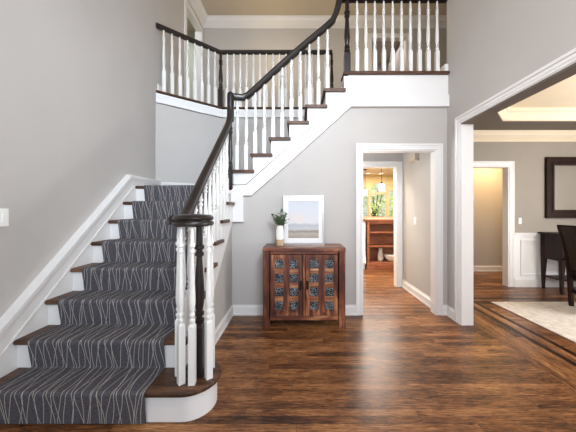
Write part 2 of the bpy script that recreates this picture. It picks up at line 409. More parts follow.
# ceilings
struct('ceiling', MB().box(-4.2, 3.4, -2.6, 7.4, CE, CE+.1), M['upceil'])
struct('ceiling_hall', MB().box(.6, 1.76, YB2, YH, 2.5, 2.58), M['greige'])
ring = MB()
O8 = [(2.66, .6), (2.66, 3.56), (3.06, 3.97), (4.9, 3.97), (5.3, 3.56), (5.3, .6), (4.9, .2), (3.06, .2)]
E8 = [(XR2, .6), (XR2, 3.56), (3.06, YH), (4.9, YH), (6.0, 3.56), (6.0, .6), (4.9, -.2), (3.06, -.2)]
for i in range(8):
    j = (i+1) % 8
    q = [E8[i], E8[j], O8[j], O8[i]]
    if i == 1: q = [E8[1], (XR2, YH), E8[2], O8[2], O8[1]]
    if i == 3: q = [E8[3], (6.0, YH), E8[4], O8[4], O8[3]]
    if i == 5: q = [E8[5], (6.0, -.2), E8[6], O8[6], O8[5]]
    if i == 7: q = [E8[7], (XR2, -.2), E8[0], O8[0], O8[7]]
    ring.prism(q, 'z', 2.615, 2.66)
struct('ceiling_dining', ring, M['soffit_and_shade'])
struct('ceiling_tray', MB().box(2.3, 5.7, 0, 4.3, 2.80, 2.84), M['traytop'])
tc = MB()                                  # crown inside the tray
def loop(pts, dz):                          # shrink octagon towards the outside for the rising profile
    cx = sum(p[0] for p in pts)/8; cy = sum(p[1] for p in pts)/8
    return [(p[0]+(p[0]-cx)*dz/1.5, p[1]+(p[1]-cy)*dz/1.8) for p in pts]
prof = [(-.004, 2.622), (.0, 2.63), (.012, 2.64), (.02, 2.68), (.05, 2.735), (.075, 2.75), (.08, 2.80), (.20, 2.80), (.20, 2.63)]
vs = []; fs = []
for d, z in prof:
    vs += [(x, y, z) for x, y in loop(O8, -d*.9 if d < .15 else .12)]
for k in range(len(prof)):
    for i in range(8):
        kk = (k+1) % len(prof); fs.append((k*8+i, k*8+(i+1) % 8, kk*8+(i+1) % 8, kk*8+i))
tc.add(vs, fs); struct('trim_1', tc, M['traytop'])

# ------------------------------------------------------------ crown, casings, baseboards
def crown_x(x0, x1, y, ztop, hgt, dep):     # crown on a wall facing -Y
    p = [(y, ztop), (y-dep, ztop), (y-dep, ztop-hgt*.12), (y-dep*.9, ztop-hgt*.18), (y-dep*.75, ztop-hgt*.45), (y-dep*.35, ztop-hgt*.72), (y-dep*.25, ztop-hgt*.78), (y-dep*.25, ztop-hgt*.84), (y-dep*.12, ztop-hgt*.88), (y-dep*.12, ztop-hgt), (y, ztop-hgt)]
    return MB().prism(p, 'x', x0, x1)
def crown_y(y0, y1, x, ztop, hgt, dep):     # crown on a wall facing +X
    p = [(x, ztop), (x+dep, ztop), (x+dep, ztop-hgt*.12), (x+dep*.9, ztop-hgt*.18), (x+dep*.75, ztop-hgt*.45), (x+dep*.35, ztop-hgt*.72), (x+dep*.25, ztop-hgt*.78), (x+dep*.25, ztop-hgt*.84), (x+dep*.12, ztop-hgt*.88), (x+dep*.12, ztop-hgt), (x, ztop-hgt)]
    return MB().prism(p, 'y', y0, y1)
struct('trim_2', crown_x(XL, 3.3, YU, CE, .18, .14), M['white'])
struct('trim_3', crown_y(4.4, YU, XL, CE, .18, .14), M['white'])
struct('trim_4', crown_x(XR2, 6.0, YH, 2.615, .165, .11), M['traytop'])
def casing_xz(mb, x0, x1, zt, y, w, z0=0, th=.022):   # mitred moulded frame round an opening in a wall facing -Y
    pr = [(0, 0), (0, th*.55), (.06, th*.62), (.10, th*.9), (.18, th*.9), (.22, th*.6), (.68, th*.72), (.74, th), (1, th), (1, 0)]
    vs = []
    for (x, z, sx, sz) in ((x0, z0, -1, 0), (x0, zt, -1, 1), (x1, zt, 1, 1), (x1, z0, 1, 0)):
        for d, t in pr: vs.append((x+sx*d*w, y-t, z+sz*d*w))
    n = len(pr); fs = [tuple(range(n)), tuple(range(4*n-1, 3*n-1, -1))]
    for k in range(3):
        for i in range(n): fs.append((k*n+i, k*n+(i+1) % n, (k+1)*n+(i+1) % n, (k+1)*n+i))
    mb.add(vs, fs); return mb
def jamb_xz(mb, x0, x1, zt, y0, y1, z0=0, t=.012):
    mb.box(x0, x0+t, y0-.010, y1, z0, zt-t); mb.box(x1-t, x1, y0-.010, y1, z0, zt-t); mb.box(x0, x1, y0-.010, y1, zt-t, zt); return mb
c = MB(); casing_xz(c, .787, 1.704, 2.04, YB, .076); jamb_xz(c, .787, 1.704, 2.04, YB, YB2); struct('trim_5', c, M['white'])
c = MB(); casing_xz(c, .77, 1.665, 2.03, YH, .088); jamb_xz(c, .77, 1.665, 2.03, YH, YH+.115); struct('trim_6', c, M['white'])
c = MB(); casing_xz(c, 2.74, 3.55, 2.03, YH, .088); jamb_xz(c, 2.74, 3.55, 2.03, YH, YH+.115); struct('trim_7', c, M['white'])
c = MB(); casing_xz(c, 1.55, 2.29, 4.96, YU, .08, FL); jamb_xz(c, 1.55, 2.29, 4.96, YU, YU+.1, FL); struct('trim_8', c, M['white'])
# wide cased opening in the right wall (profile on both faces)
c = MB(); w = .088; yo, zo = 3.0, 2.275
pr9 = [(0, 0), (0, .013), (.06, .015), (.10, .021), (.18, .021), (.22, .014), (.34, .015), (.38, .020), (.48, .020), (.52, .015), (.68, .017), (.74, .027), (1, .027), (1, 0)]
for (xa, sgn) in ((XR, -1), (XR2+.004, 1)):
    vs = []; n = len(pr9)
    for (y, z, sy, sz) in ((1.0, 0, -1, 0), (1.0, zo, -1, 1), (yo, zo, 1, 1), (yo, 0, 1, 0)):
        for d, t in pr9: vs.append((xa+sgn*t, y+sy*d*w, z+sz*d*w))
    fs = [tuple(range(n)), tuple(range(4*n-1, 3*n-1, -1))]
    for k in range(3):
        for i in range(n): fs.append((k*n+i, k*n+(i+1) % n, (k+1)*n+(i+1) % n, (k+1)*n+i))
    c.add(vs, fs)
c.box(XR-.010, XR2+.012, yo-.016, yo, 0, zo-.014).box(XR-.010, XR2+.012, 1.0, 1.016, 0, zo-.014)
struct('trim_9', c, M['white']); struct('trim_16', MB().box(XR-.008, XR2+.010, 1.0, yo, zo-.014, zo), M['soffit_and_shade'])  # header underside coloured dark to imitate the shade on white trim
c = MB()
c.box(XL, XL+.02, 4.69, 4.77, FL, 5.0).box(XL, XL+.02, 5.5, 5.58, FL, 5.0).box(XL, XL+.02, 4.69, 5.58, 5.0, 5.08)
c.box(XL-.1, XL+.01, 4.77, 4.78, FL, 4.99).box(XL-.12, XL+.01, 5.49, 5.50, FL, 4.99).box(XL-.1, XL+.01, 4.77, 5.5, 4.99, 5)
struct('trim_10', c, M['white'])
def base_x(mb, x0, x1, y, z=0, h=.125, t=.016):
    p = [(y, z), (y-t-.006, z), (y-t-.006, z+.02), (y-t, z+.025), (y-t, z+h*.78), (y-t*.5, z+h*.86), (y-t*.45, z+h), (y, z+h)]
    return mb.prism(p, 'x', x0, x1)
def base_y(mb, y0, y1, x, sgn, z=0, h=.125, t=.016):
    p = [(x, z), (x+sgn*(t+.006), z), (x+sgn*(t+.006), z+.02), (x+sgn*t, z+.025), (x+sgn*t, z+h*.78), (x+sgn*t*.5, z+h*.86), (x+sgn*t*.45, z+h), (x, z+h)]
    return mb.prism(p, 'y', y0, y1)
b = MB(); base_x(b, -.82, .711, YB); base_x(b, 1.78, XR, YB); struct('baseboard_back', b, M['white'])
struct('baseboard_stair', base_y(MB(), 1.97, YB, -.82, 1), M['white'])
struct('baseboard_right', base_y(MB(), 3.088, YB, XR, -1), M['white'])
b = base_y(MB(), YB2, YH, 1.76, -1, h=.13); base_x(b, 1.753, 1.76, YH); struct('baseboard_hall', b, M['white'])
struct('baseboard_pantry', base_x(MB(), 2.58, 4.7, 5.59, h=.125), M['white'])
struct('baseboard_upper', base_y(base_x(base_x(MB(), XL, 1.47, YU, FL), 2.37, 3.3, YU, FL), 3.80, 4.69, XL, 1, FL), M['white'])
struct('baseboard_balcony', MB().box(1.80, XR, 3.262, 3.40, FL, FL+.115), M['white'], bevel=.004)
# dining wainscot
wn = MB(); wn.box(3.64, 6.0, YH-.012, YH, 0, .90)
wn.box(3.64, 6.0, YH-.035, YH, .885, .912).box(3.64, 6.0, YH-.024, YH, .855, .885).box(3.64, 6.0, YH-.03, YH, 0, .13).box(3.64, 6.0, YH-.022, YH, .13, .15)
for k in range(3):
    x0 = 3.745+k*.78; x1 = x0+.66
    for a in ((x0, x1, .765, .795), (x0, x1, .195, .225)): wn.box(a[0], a[1], YH-.026, YH, a[2], a[3])
    for a in (x0, x1-.03): wn.box(a, a+.03, YH-.026, YH, .225, .765)
struct('trim_11', wn, M['white'])

# ------------------------------------------------------------ staircase
st = thing('staircase', (-1.37, 2.2, 0), 'L-shaped staircase with brown wood treads and white risers, climbing to the upper floor', 'staircase')
def nosed(y0, y1, z1, th=.034):             # side profile of a tread with a rounded nosing
    r = th/2; pts = [(y0+r-r*math.sin(a), z1-r+r*math.cos(a)) for a in [PI*k/6 for k in range(7)]]
    return [(y1, z1)]+pts+[(y1, z1-th)]
arc = lambda cx, cy, r, a0, a1, n: [(cx+r*math.cos(math.radians(a0+(a1-a0)*k/n)), cy+r*math.sin(math.radians(a0+(a1-a0)*k/n))) for k in range(n+1)]
b1 = [(-1.96, nose(1))]+arc(-.72, nose(1)+.195, .195, -90, 90, 20)+[(-.80, nose(1)+.39), (-.80, 1.87), (-1.96, 1.87)]
MB().prism(b1, 'z', H1-.034, H1).build('tread', M['tread'], st, bevel=.012)
b2 = [(-1.96, nose(1)+.03)]+arc(-.72, nose(1)+.195, .165, -90, 90, 20)+[(-.80, nose(1)+.36), (-.80, 1.87), (-1.96, 1.87)]
MB().prism(b2, 'z', 0, H1-.034).build('riser', M['white'], st, smooth=True)
for n in range(2, 9):
    y0 = nose(n); z = n*H1
    MB().box(-1.99, -.834, y0+.03, y0+.05, z-H1, z-.034).build('riser', M['white'], st)
    if n < 8: MB().prism(nosed(y0, y0+T1+.045, z), 'x', -1.99, -.775).build('tread', M['tread'], st, smooth=True)
MB().prism(nosed(nose(8), nose(8)+.2, 8*H1), 'x', -1.99, -.80).build('tread', M['tread'], st, smooth=True)
MB().prism([(-2.0, nose(8)+.15), (-.80, nose(8)+.15), (-.78, 3.3), (-.78, YL-.002), (-1.26, YL-.002), (-2.0, 3.79)], 'z', 8*H1-.12, 8*H1).build('landing', M['tread'], st)
for n in range(9, 16):
    x0 = XU(n); z = n*H1
    MB().box(x0+.03, x0+.05, 3.285, YL, z-H1, z-.034).build('riser', M['white'], st)
    if n < 15:
        r = .017; pts = [(x0+r-r*math.sin(a), z-r+r*math.cos(a)) for a in [PI*k/6 for k in range(7)]]
        MB().prism([(x0+.272, z)]+pts+[(x0+.272, z-.034)], 'y', 3.228, YL-.002).build('tread', M['tread'], st, smooth=True)
# side skirt of the lower flight: stepped top edge, sloping lower edge
sk = []
for n in range(2, 8):
    y0 = nose(n)+.029; sk += [(y0, (n-1)*H1-.034 if n > 2 else .05), (y0, n*H1-.034)]
sk += [(nose(8)+.03, 7*H1-.034), (nose(8)+.03, 8*H1-.02), (YB-.04, 8*H1-.02)]
sl = H1/T1
sk += [(YB-.04, 8*H1+(YB-.04-nose(8))*sl-.47), (2.02, H1+(2.02-N1)*sl-.47), (1.87, .05)]
MB().prism(sk, 'x', -.835, -.80).build('side_skirt', M['white'], st)
# skirt board with moulding on the left wall
def sloped(z_off0, z_off1, y0, y1):
    f = lambda y, o: H1+(y-N1)*sl+o
    return [(y0, f(y0, z_off0)), (y1, f(y1, z_off0)), (y1, f(y1, z_off1)), (y0, f(y0, z_off1))]
Yp = 3.115
s_ = MB().prism([(1.3, 0), (1.3, .13), (1.56, .36)]+[(Yp, 1.708)]+[(3.75, 1.70), (3.75, 1.4), (2.0, .1), (1.9, 0)], 'x', XL, -1.962)
s_.build('wall_skirt', M['white'], st)
mo = MB().prism(sloped(.155, .19, 1.45, Yp+.001), 'x', XL, -1.944).prism(sloped(.128, .155, 1.45, Yp-.01), 'x', XL, -1.953)
mo.prism(sloped(-.002, .016, 1.5, 3.18), 'x', XL, -1.956)
mo.box(XL, -1.944, Yp, 3.75, 1.674, 1.708).box(XL, -1.953, Yp-.01, 3.75, 1.65, 1.674)
mo.build('skirt_moulding', M['white'], st)
# baseboard of the angled and straight landing wall
dv = Vector((-1.26-XL, YL-3.75, 0)).normalized(); nv = Vector((dv.y, -dv.x, 0))
lb = MB()
p0 = Vector((XL, 3.75, 0)); p1 = Vector((-1.26, YL, 0))
for t, z0, z1 in ((.018, 8*H1, 1.67), (.026, 1.67, 1.70)):
    q = [p0, p1, p1+nv*t, p0+nv*t]; lb.prism([(v.x, v.y) for v in q], 'z', z0, z1); lb.box(-1.27, -.80, YL-t, YL, z0, z1)
lb.build('landing_baseboard', M['white'], st)
# stringer of the upper flight: stepped board and raised band below it
sp = [(-.804, 1.614), (-.645, 1.614), (-.160, 2.047), (.612, 2.719), (.612, FL-.034)]
sp += [(XU(15)+.03, FL-.034)]
for n in range(14, 8, -1): sp += [(XU(n+1)+.03, n*H1-.034), (XU(n)+.03, n*H1-.034)]
sp += [(-.804, 9*H1-.034)]
MB().prism(sp, 'y', 3.266, 3.33).build('stringer', M['white'], st)
bp = [(-.82, 1.15), (-.675, 1.15), (-.675, 1.474), (-.573, 1.476), (-.152, 1.842), (.646, 2.563), (XR, 2.563), (XR, 2.708), (.617, 2.711), (-.152, 2.040), (-.64, 1.604), (-.82, 1.604)]
MB().prism(bp, 'y', 3.238, 3.33).build('stringer_band', M['white'], st, bevel=.005)
# balcony and gallery fascias
fa = MB().box(.612, XR, 3.266, 3.33, 2.718, FL-.022); struct('trim_12', fa, M['white'])
fz = MB().prism([(.545, FL-.005), (.555, FL+.008), (.565, FL+.012), (XR, FL+.012), (XR, FL-.022), (.565, FL-.022), (.555, FL-.018)], 'y', 3.225, 3.45)
struct('trim_13', fz, M['tread'], bevel=.008)
ga = MB(); g0 = Vector((XL, 3.75, 0)); g1 = Vector((-1.26, YL, 0))
for t, za, zb in ((.02, FL-.165, FL-.03), (.03, FL-.165, FL-.14)):
    q = [g0, g1+Vector((0, -t*.5, 0)), g1+Vector((0, .06, 0)), g0+Vector((0, .10, 0))]
    q = [g0+nv*t, g1+nv*t, g1+Vector((0, .02, 0)), g0+Vector((0, .02, 0))]
    ga.prism([(v.x, v.y) for v in q], 'z', za, zb); ga.box(-1.25, .62, YL-t, YL+.01, za, zb)
struct('trim_14', ga, M['white'])
gn = MB(); q = [g0+nv*.036, g1+nv*.036, g1+Vector((0, .06, 0)), g0+Vector((0, .08, 0))]
gn.prism([(v.x, v.y) for v in q], 'z', FL-.018, FL+.004); gn.box(-1.26, .60, YL-.036, YL+.08, FL-.018, FL+.004)
struct('trim_15', gn, M['tread'])

# stair runner laid over the lower flight
XA, XB = -1.855, -.925
path = [(nose(1)+.012, .004)]
def nosing(n):
    y0, z = nose(n), n*H1; r = .024
    cy, cz = y0+.016, z-.016
    return [(cy-r*math.cos(a), cz+r*math.sin(a)) for a in [math.radians(d) for d in (-8, 20, 45, 68, 90)]]
for n in range(1, 9):
    path += nosing(n)
    yend = nose(n+1)+.022 if n < 8 else 4.25
    path += [(yend-.012, n*H1+.008), (yend-.002, n*H1+.014)]
    if n < 8: path += []
ru = MB(); uvs = []; vv = 0; prev = None; NX = 2
thick = .007
for i, (y, z) in enumerate(path):
    if prev: vv += math.hypot(y-prev[0], z-prev[1])
    prev = (y, z)
    xb = XB
    for k, x in enumerate((XA, XB)): ru.v.append((x, y, z)); uvs.append((x-XA, vv))
nP = len(path)
for i in range(nP-1): ru.f.append((2*i, 2*i+1, 2*i+3, 2*i+2)); ru.mi.append(0)
o0 = len(ru.v)
for i, (y, z) in enumerate(path):
    a = path[max(i-1, 0)]; b_ = path[min(i+1, nP-1)]; ty, tz = b_[0]-a[0], b_[1]-a[1]; L = math.hypot(ty, tz) or 1
    for x in (XA, XB): ru.v.append((x, y+tz/L*thick, z-ty/L*thick)); uvs.append((x-XA, 0))
for i in range(nP-1):
    ru.f += [(2*i, 2*i+2, o0+2*i+2, o0+2*i), (2*i+1, o0+2*i+1, o0+2*i+3, 2*i+3)]; ru.mi += [0, 0]
ru.build('stair_runner', M['runner'], uv=uvs, label='charcoal carpet runner with thin pale wavy lines on the lower stairs', cat='stair runner')

# ------------------------------------------------------------ railings
RP = [(-.032, -.028), (-.022, -.032), (.022, -.032), (.032, -.028), (.026, -.012), (.033, .006), (.030, .020), (.018, .030), (0, .033), (-.018, .030), (-.030, .020), (-.033, .006), (-.026, -.012)]
def baluster(x, y, z0, z1, parent, rot=0.0, blk=.33, wd=.043, mat=None, name='baluster'):
    L = z1-z0; zb = z0+blk*L; k = wd/.043; m = MB()
    m.sq(x, y, z0, zb-.012, wd*.93, wd*.93, rot); m.sq(x, y, zb-.012, zb+.006, wd*.93, wd*.5, rot)
    R = lambda r, t: (r*k, zb+t*(z1-zb))
    pr = [R(.012, 0), R(.019, .02), R(.019, .045), R(.012, .055), R(.012, .075), R(.018, .085), R(.018, .11), R(.013, .12), R(.017, .16), R(.0205, .22), R(.0195, .30), R(.016, .45),
          R(.0125, .64), R(.0115, .72), R(.0175, .728), R(.0175, .752), R(.0115, .76), R(.0115, .782), R(.0185, .79), R(.0185, .818), R(.013, .828), R(.0125, .86), R(.0095, 1.0)]
    m.lathe(pr, x, y, 10)
    return m.build(name, mat or M['whiteb'], parent, smooth=True)
# --- lower flight
lr = thing('stair_railing', (-.82, 2.4, 0), 'lower stair railing sloping up from the round volute on the bottom step', 'railing')
rz = lambda y: 1.262+(y-1.93)*.882
RX = -.82
pth = [(RX, 1.74, 1.232), (RX, 1.84, 1.234), (RX, 1.90, 1.248), (RX, 1.97, 1.295)]+[(RX, y, rz(y)) for y in (2.1, 2.5, 2.9, 3.06)]
e = rz(3.06); pth += [(RX, 3.12, e+.06), (RX, 3.165, e+.125), (RX, 3.185, e+.20), (RX, 3.19, e+.28)]
MB().sweep(pth, RP, (1, 0, 0)).build('handrail', M['rail'], lr, smooth=True)
vo = [(.05, 1.190), (.116, 1.192), (.128, 1.200), (.131, 1.212), (.126, 1.222), (.114, 1.226), (.114, 1.230), (.126, 1.234), (.130, 1.245), (.124, 1.258), (.11, 1.266), (.06, 1.271), (.004, 1.273)]
MB().lathe(vo, -.70, 1.77, 36).build('volute', M['rail'], lr, smooth=True)
def newel(x, y, z0, z1, parent, blk=.34, w=.055):
    L = z1-z0; zb = z0+blk*L; k = w/.055; m = MB()
    m.sq(x, y, z0, zb-.02, w); m.sq(x, y, zb-.02, zb+.01, w, w*.5)
    R = lambda r, t: (r*k, zb+t*(z1-zb))
    m.lathe([R(.018, 0), R(.027, .02), R(.027, .05), R(.017, .06), R(.017, .08), R(.025, .09), R(.025, .12), R(.018, .13), R(.024, .2), R(.027, .28), R(.024, .42), R(.018, .60), R(.016, .68),
             R(.024, .69), R(.024, .72), R(.017, .73), R(.017, .75), R(.026, .76), R(.026, .79), R(.018, .80), R(.018, 1)], x, y, 14)
    return m.build('newel_post', M['newel'], parent, smooth=True)
newel(-.662, 1.775, H1, 1.20, lr, .34, .066)
for x, y, a in ((-.745, 1.685, .75), (-.672, 1.680, .1), (-.588, 1.740, .7), (-.80, 1.775, .2), (-.61, 1.86, .5)):
    baluster(x, y, H1, 1.195, lr, a, .38, .043)
for n in range(2, 8):
    for dy in (.065, .179):
        y = nose(n)+dy
        if rz(y)-.03 > n*H1 and y < 3.14: baluster(RX, y, n*H1, rz(y)-.028, lr, 0, .34, .046)
nw = MB(); NX_, NY_ = -.825, 3.225
nw.lathe([(.012, 1.54), (.026, 1.555), (.030, 1.575), (.022, 1.595), (.014, 1.60)], NX_, NY_, 14)
nw.sq(NX_, NY_, 1.60, 1.80, .056)
nw.lathe([(.020, 1.80), (.028, 1.815), (.028, 1.84), (.018, 1.85), (.026, 1.87), (.018, 1.89), (.026, 1.98), (.022, 2.10), (.018, 2.22), (.026, 2.23), (.026, 2.26), (.018, 2.27), (.027, 2.29), (.018, 2.31), (.018, 2.36), (.040, 2.38), (.042, 2.42), (.042, 2.68), (.038, 2.71), (.026, 2.727), (.006, 2.73)], NX_, NY_, 16)
nw.build('newel_post', M['newel'], lr, smooth=True)
# --- upper flight
ur = thing('stair_railing', (-.1, 3.30, 8*H1), 'upper stair railing rising to the right above the wooden cabinet', 'railing')
RY = 3.30
UP = [(-.822, 2.690), (-.775, 2.690), (-.689, 2.694), (-.63, 2.722), (-.560, 2.780), (-.353, 2.974), (-.104, 3.199), (.132, 3.400), (.343, 3.575), (.425, 3.652), (.468, 3.735), (.492, 3.82), (.505, 3.885)]
MB().sweep([(x, RY if x > -.7 else 3.26, z) for x, z in UP], [(a*1.1, b*1.18) for a, b in RP], (0, -1, 0)).build('handrail', M['rail'], ur, smooth=True)
def zu(x):
    for (xa, za), (xb, zb) in zip(UP, UP[1:]):
        if xa <= x <= xb: return za+(zb-za)*(x-xa)/(xb-xa)
for n in range(9, 15):
    for dx in (.055, .167):
        x = XU(n)+dx
        if x < .47: baluster(x, RY, n*H1, zu(x)-.03, ur, 0, .36, .047)
# --- balcony at the right
br = thing('balcony_railing', (1.2, 3.30, FL), 'balcony railing with white balusters above the hall doorway', 'railing')
MB().sweep([(.48, RY, 3.905), (.52, RY, 3.917), (.60, RY, 3.92), (XR, RY, 3.92)], RP, (0, -1, 0)).build('handrail', M['rail'], br, smooth=True)
newel(.605, RY, FL, 3.895, br, .30, .075)
for k in range(10): baluster(.729+k*.1106, RY, FL, 3.893, br, 0, .33, .047)
# --- gallery at the back
gr = thing('gallery_railing', (-.6, 4.40, FL), 'far gallery railing with an angled end at the left, behind the stairs', 'railing')
ga0 = Vector((XL, 3.76, 3.92)); ga1 = Vector((-1.30, 4.41, 3.92)); ga2 = Vector((.56, 4.41, 3.92))
la_ = Vector((nv.x, nv.y, 0)); lb_ = Vector((0, -1, 0)); mid = (la_+lb_).normalized()/((la_+lb_).normalized().dot(lb_))
MB().sweep([ga0, ga1, ga2], RP, [tuple(la_), tuple(mid), tuple(lb_)]).build('handrail', M['rail'], gr, smooth=True)
newel(-1.29, 4.41, FL, 3.90, gr, .36, .072)
newel(.555, 4.41, FL, 3.90, gr, .36, .06)
n8 = 8
for k in range(n8):
    t = (k+.95)/(n8+.75); p = ga0.lerp(ga1, t); baluster(p.x, p.y, FL+.004, 3.895, gr, math.atan2(dv.y, dv.x), .36, .05)
for k in range(1, 17): baluster(-1.29+k*.1085, 4.41, FL+.004, 3.895, gr, 0, .36, .05)

# ------------------------------------------------------------ reclaimed wood cabinet
CX0, CX1, CY0, CY1, CZ = -.392, .518, 2.897, 3.262, .886
cb = thing('cabinet', ((CX0+CX1)/2, 3.1, 0), 'reddish reclaimed wood cabinet with two doors of small iron panels, against the grey wall', 'cabinet')
bd = MB()
for x in (CX0+.004, CX1-.074):
    for y in (CY0+.004, CY1-.07): bd.box(x, x+.07, y, y+.07, .03, CZ-.042).box(x-.004, x+.074, y-.004, y+.072, 0, .03)
bd.box(CX0+.02, CX0+.04, CY0+.05, CY1-.01, .10, CZ-.04).box(CX1-.04, CX1-.02, CY0+.05, CY1-.01, .10, CZ-.04).box(CX0+.04, CX1-.04, CY1-.03, CY1-.01, .1, CZ-.04)
bd.box(CX0+.05, CX1-.05, CY0+.05, CY1-.02, .085, .105)
bd.build('body', M['cab'], cb, bevel=.004)
MB().box(CX0, CX1, CY0, CY1, CZ-.042, CZ).build('top', M['cabx'], cb, bevel=.006)
MB().box(CX0+.08, CX1-.08, CY0+.02, CY0+.05, .085, .135).build('bottom_rail', M['cabx'], cb, bevel=.003)
MB().box(CX0+.08, CX1-.08, CY0+.02, CY0+.05, CZ-.075, CZ-.042).build('top_rail', M['cabx'], cb, bevel=.003)
cm = (CX0+CX1)/2
MB().box(cm-.013, cm+.013, CY0+.012, CY0+.04, .135, CZ-.075).build('centre_stile', M['cab'], cb, bevel=.003)
for s in (-1, 1):
    xa, xb = (CX0+.086, cm-.019) if s < 0 else (cm+.019, CX1-.086)
    W = xb-xa; za, zb = .14, CZ-.08; Hh = zb-za
    d = MB(); yf = CY0+.018
    pw = .093; cxs = [xa+W*.30-.012, xa+W*.70+.012]; czs = [za+Hh*(.125+.25*k) for k in range(4)]
    czs = [za+.105+k*(Hh-.21)/3 for k in range(4)]
    d.box(xa, xb, yf+.012, yf+.03, za, zb)                       # backing board
    xs = [xa]+[q for c_ in cxs for q in (c_-pw/2, c_+pw/2)]+[xb]
    for i in (0, 2, 4): d.box(xs[i], xs[i+1], yf, yf+.014, za, zb)
    zs = [za]+[q for c_ in czs for q in (c_-pw/2, c_+pw/2)]+[zb]
    for i in (1, 3):
        for j in (0, 8): d.box(xs[i], xs[i+1], yf+.003, yf+.014, zs[j], zs[j+1])
    d.box(xa, xb, yf-.006, yf, zb-.035, zb).box(xa, xb, yf-.006, yf, za, za+.035).box(xa, xa+.03, yf-.006, yf, za+.035, zb-.035).box(xb-.03, xb, yf-.006, yf, za+.035, zb-.035)
    do = d.build('door', M['cab'], cb)
    for i in (1, 3):
        for j in (2, 4, 6): MB().box(xs[i], xs[i+1], yf+.002, yf+.0118, zs[j], zs[j+1]).build('cross_rail', M['cabl'], do)
    for cx in cxs:
        for cz in czs: MB().box(cx-pw/2+.003, cx+pw/2-.003, yf+.006, yf+.0125, cz-pw/2+.003, cz+pw/2-.003).build('iron_panel', M['iron_mesh'], do)
    hx = xb-.018 if s < 0 else xa+.018; hz = za+Hh*.52
    h = MB().box(hx-.014, hx+.014, yf-.011, yf-.005, hz-.03, hz+.036)
    h.lathe([(.004, hz-.055), (.013, hz-.048), (.015, hz-.032), (.008, hz-.014), (.005, hz+.012)], hx, yf-.024, 8).tube([(hx, yf-.01, hz+.012), (hx, yf-.026, hz+.01)], .005, 6)
    h.build('handle', M['black'], do)

# framed print leaning on the wall
fx0, fx1 = -.187, .310; fz0 = CZ; fh = .588
yb_, yt_ = 3.205, 3.262
def lean(mb, x0, x1, t0, t1, h0, h1):       # slab in the leaning plane: t = thickness coordinate toward the room, h = height
    sl_ = (yt_-yb_)/fh; vs = []
    for h in (h0, h1):
        for t in (t0, t1):
            for x in (x0, x1): vs.append((x, yb_+sl_*h-t, fz0+h))
    return mb.add(vs, [(0, 2, 3, 1), (4, 5, 7, 6), (0, 1, 5, 4), (2, 6, 7, 3), (0, 4, 6, 2), (1, 3, 7, 5)])
pf = thing('framed_print', (.068, yb_, CZ), 'framed pastel seascape print leaning on the wall above the reddish wood cabinet', 'picture')
f = MB(); fw = .016
lean(f, fx0, fx1, .0, .024, 0, fw); lean(f, fx0, fx1, 0, .024, fh-fw, fh); lean(f, fx0, fx0+fw, 0, .024, fw, fh-fw); lean(f, fx1-fw, fx1, 0, .024, fw, fh-fw)
f.build('frame', M['chrome'], pf)
lean(MB(), fx0+fw, fx1-fw, .004, .012, fw, fh-fw).build('mat_board', M['white'], pf)
lean(MB(), fx0+.064, fx1-.064, .012, .0135, .075, fh-.062).build('print', M['print'], pf)

# vase with leafy sprigs
vx, vy = -.212, 3.05
vs_ = thing('vase', (vx, vy, CZ), 'small white vase with a tan base holding green leafy sprigs, on the cabinet', 'vase')
MB().lathe([(.046, CZ+.075), (.050, CZ+.10), (.047, CZ+.15), (.040, CZ+.20), (.035, CZ+.228), (.037, CZ+.235), (.031, CZ+.235), (.030, CZ+.2)], vx, vy, 24).build('body', M['ceramic'], vs_, smooth=True)
MB().lathe([(.042, CZ), (.046, CZ+.004), (.048, CZ+.03), (.047, CZ+.075)], vx, vy, 24).build('base', M['clay'], vs_, smooth=True)
lv = MB(); sm = MB()
for k in range(10):
    a = k*2.4; sp_ = .03+.06*random.random(); hh = (.04 + .09*random.random()) if k else .17
    if k == 0: sp_ = .01
    tip = Vector((vx+math.cos(a)*sp_, vy+math.sin(a)*sp_*.8, CZ+.23+hh)); bs = Vector((vx+math.cos(a)*.012, vy+math.sin(a)*.012, CZ+.20))
    sm.tube([bs, bs.lerp(tip, .5)+Vector((0, 0, .015)), tip], [.0022, .002, .0012], 5)
    for q in range(7):
        t = .38+.62*q/6; p = bs.lerp(tip, t)
        da = a+q*2.2+random.random(); dd = Vector((math.cos(da), math.sin(da), .35+.4*random.random()))
        lv.leaf(p, dd, (0, 0, 1), .05+.02*random.random(), .034)
sm.build('stem', M['stem'], vs_); lv.build('foliage', M['leaf'], vs_, smooth=True)

# ------------------------------------------------------------ switches and small wall pieces
def switch_left(name, y, z, x, sgn, label, w2=.042, h2=.06, group=None):
    t = thing(name, (x, y, z-h2), label, 'light switch', group)
    MB().box(min(x, x+sgn*.007), max(x, x+sgn*.007), y-w2, y+w2, z-h2, z+h2).build('cover_plate', M['switch'], t, bevel=.003)
    for k in ((-.018, .018) if w2 > .05 else (0,)):
        MB().box(min(x, x+sgn*.012), max(x, x+sgn*.012), y+k-.009 if w2 > .05 else y-.014, y+k+.009 if w2 > .05 else y+.014, z-h2*.5, z+h2*.5).build('rocker', M['switch'], t, bevel=.002)
switch_left('light_switch', 1.79, 1.247, XL, 1, 'white light switch on the left wall beside the stairs', .056, .062)
switch_left('light_switch', 3.99, 1.13, 1.76, -1, 'white light switch on the wall inside the hall doorway', .034, .055)
t = thing('light_switch', (3.745, YH, 1.06), 'white light switch on the dining room wall left of the dark mirror', 'light switch')
MB().box(3.72, 3.77, YH-.007, YH, 1.06, 1.165).build('cover_plate', M['switch'], t, bevel=.003)
MB().box(3.734, 3.756, YH-.012, YH-.004, 1.085, 1.14).build('rocker', M['switch'], t, bevel=.002)
t = thing('door_chime', (1.76, 4.02, 2.03), 'beige door chime box high on the wall inside the hall doorway', 'door chime')
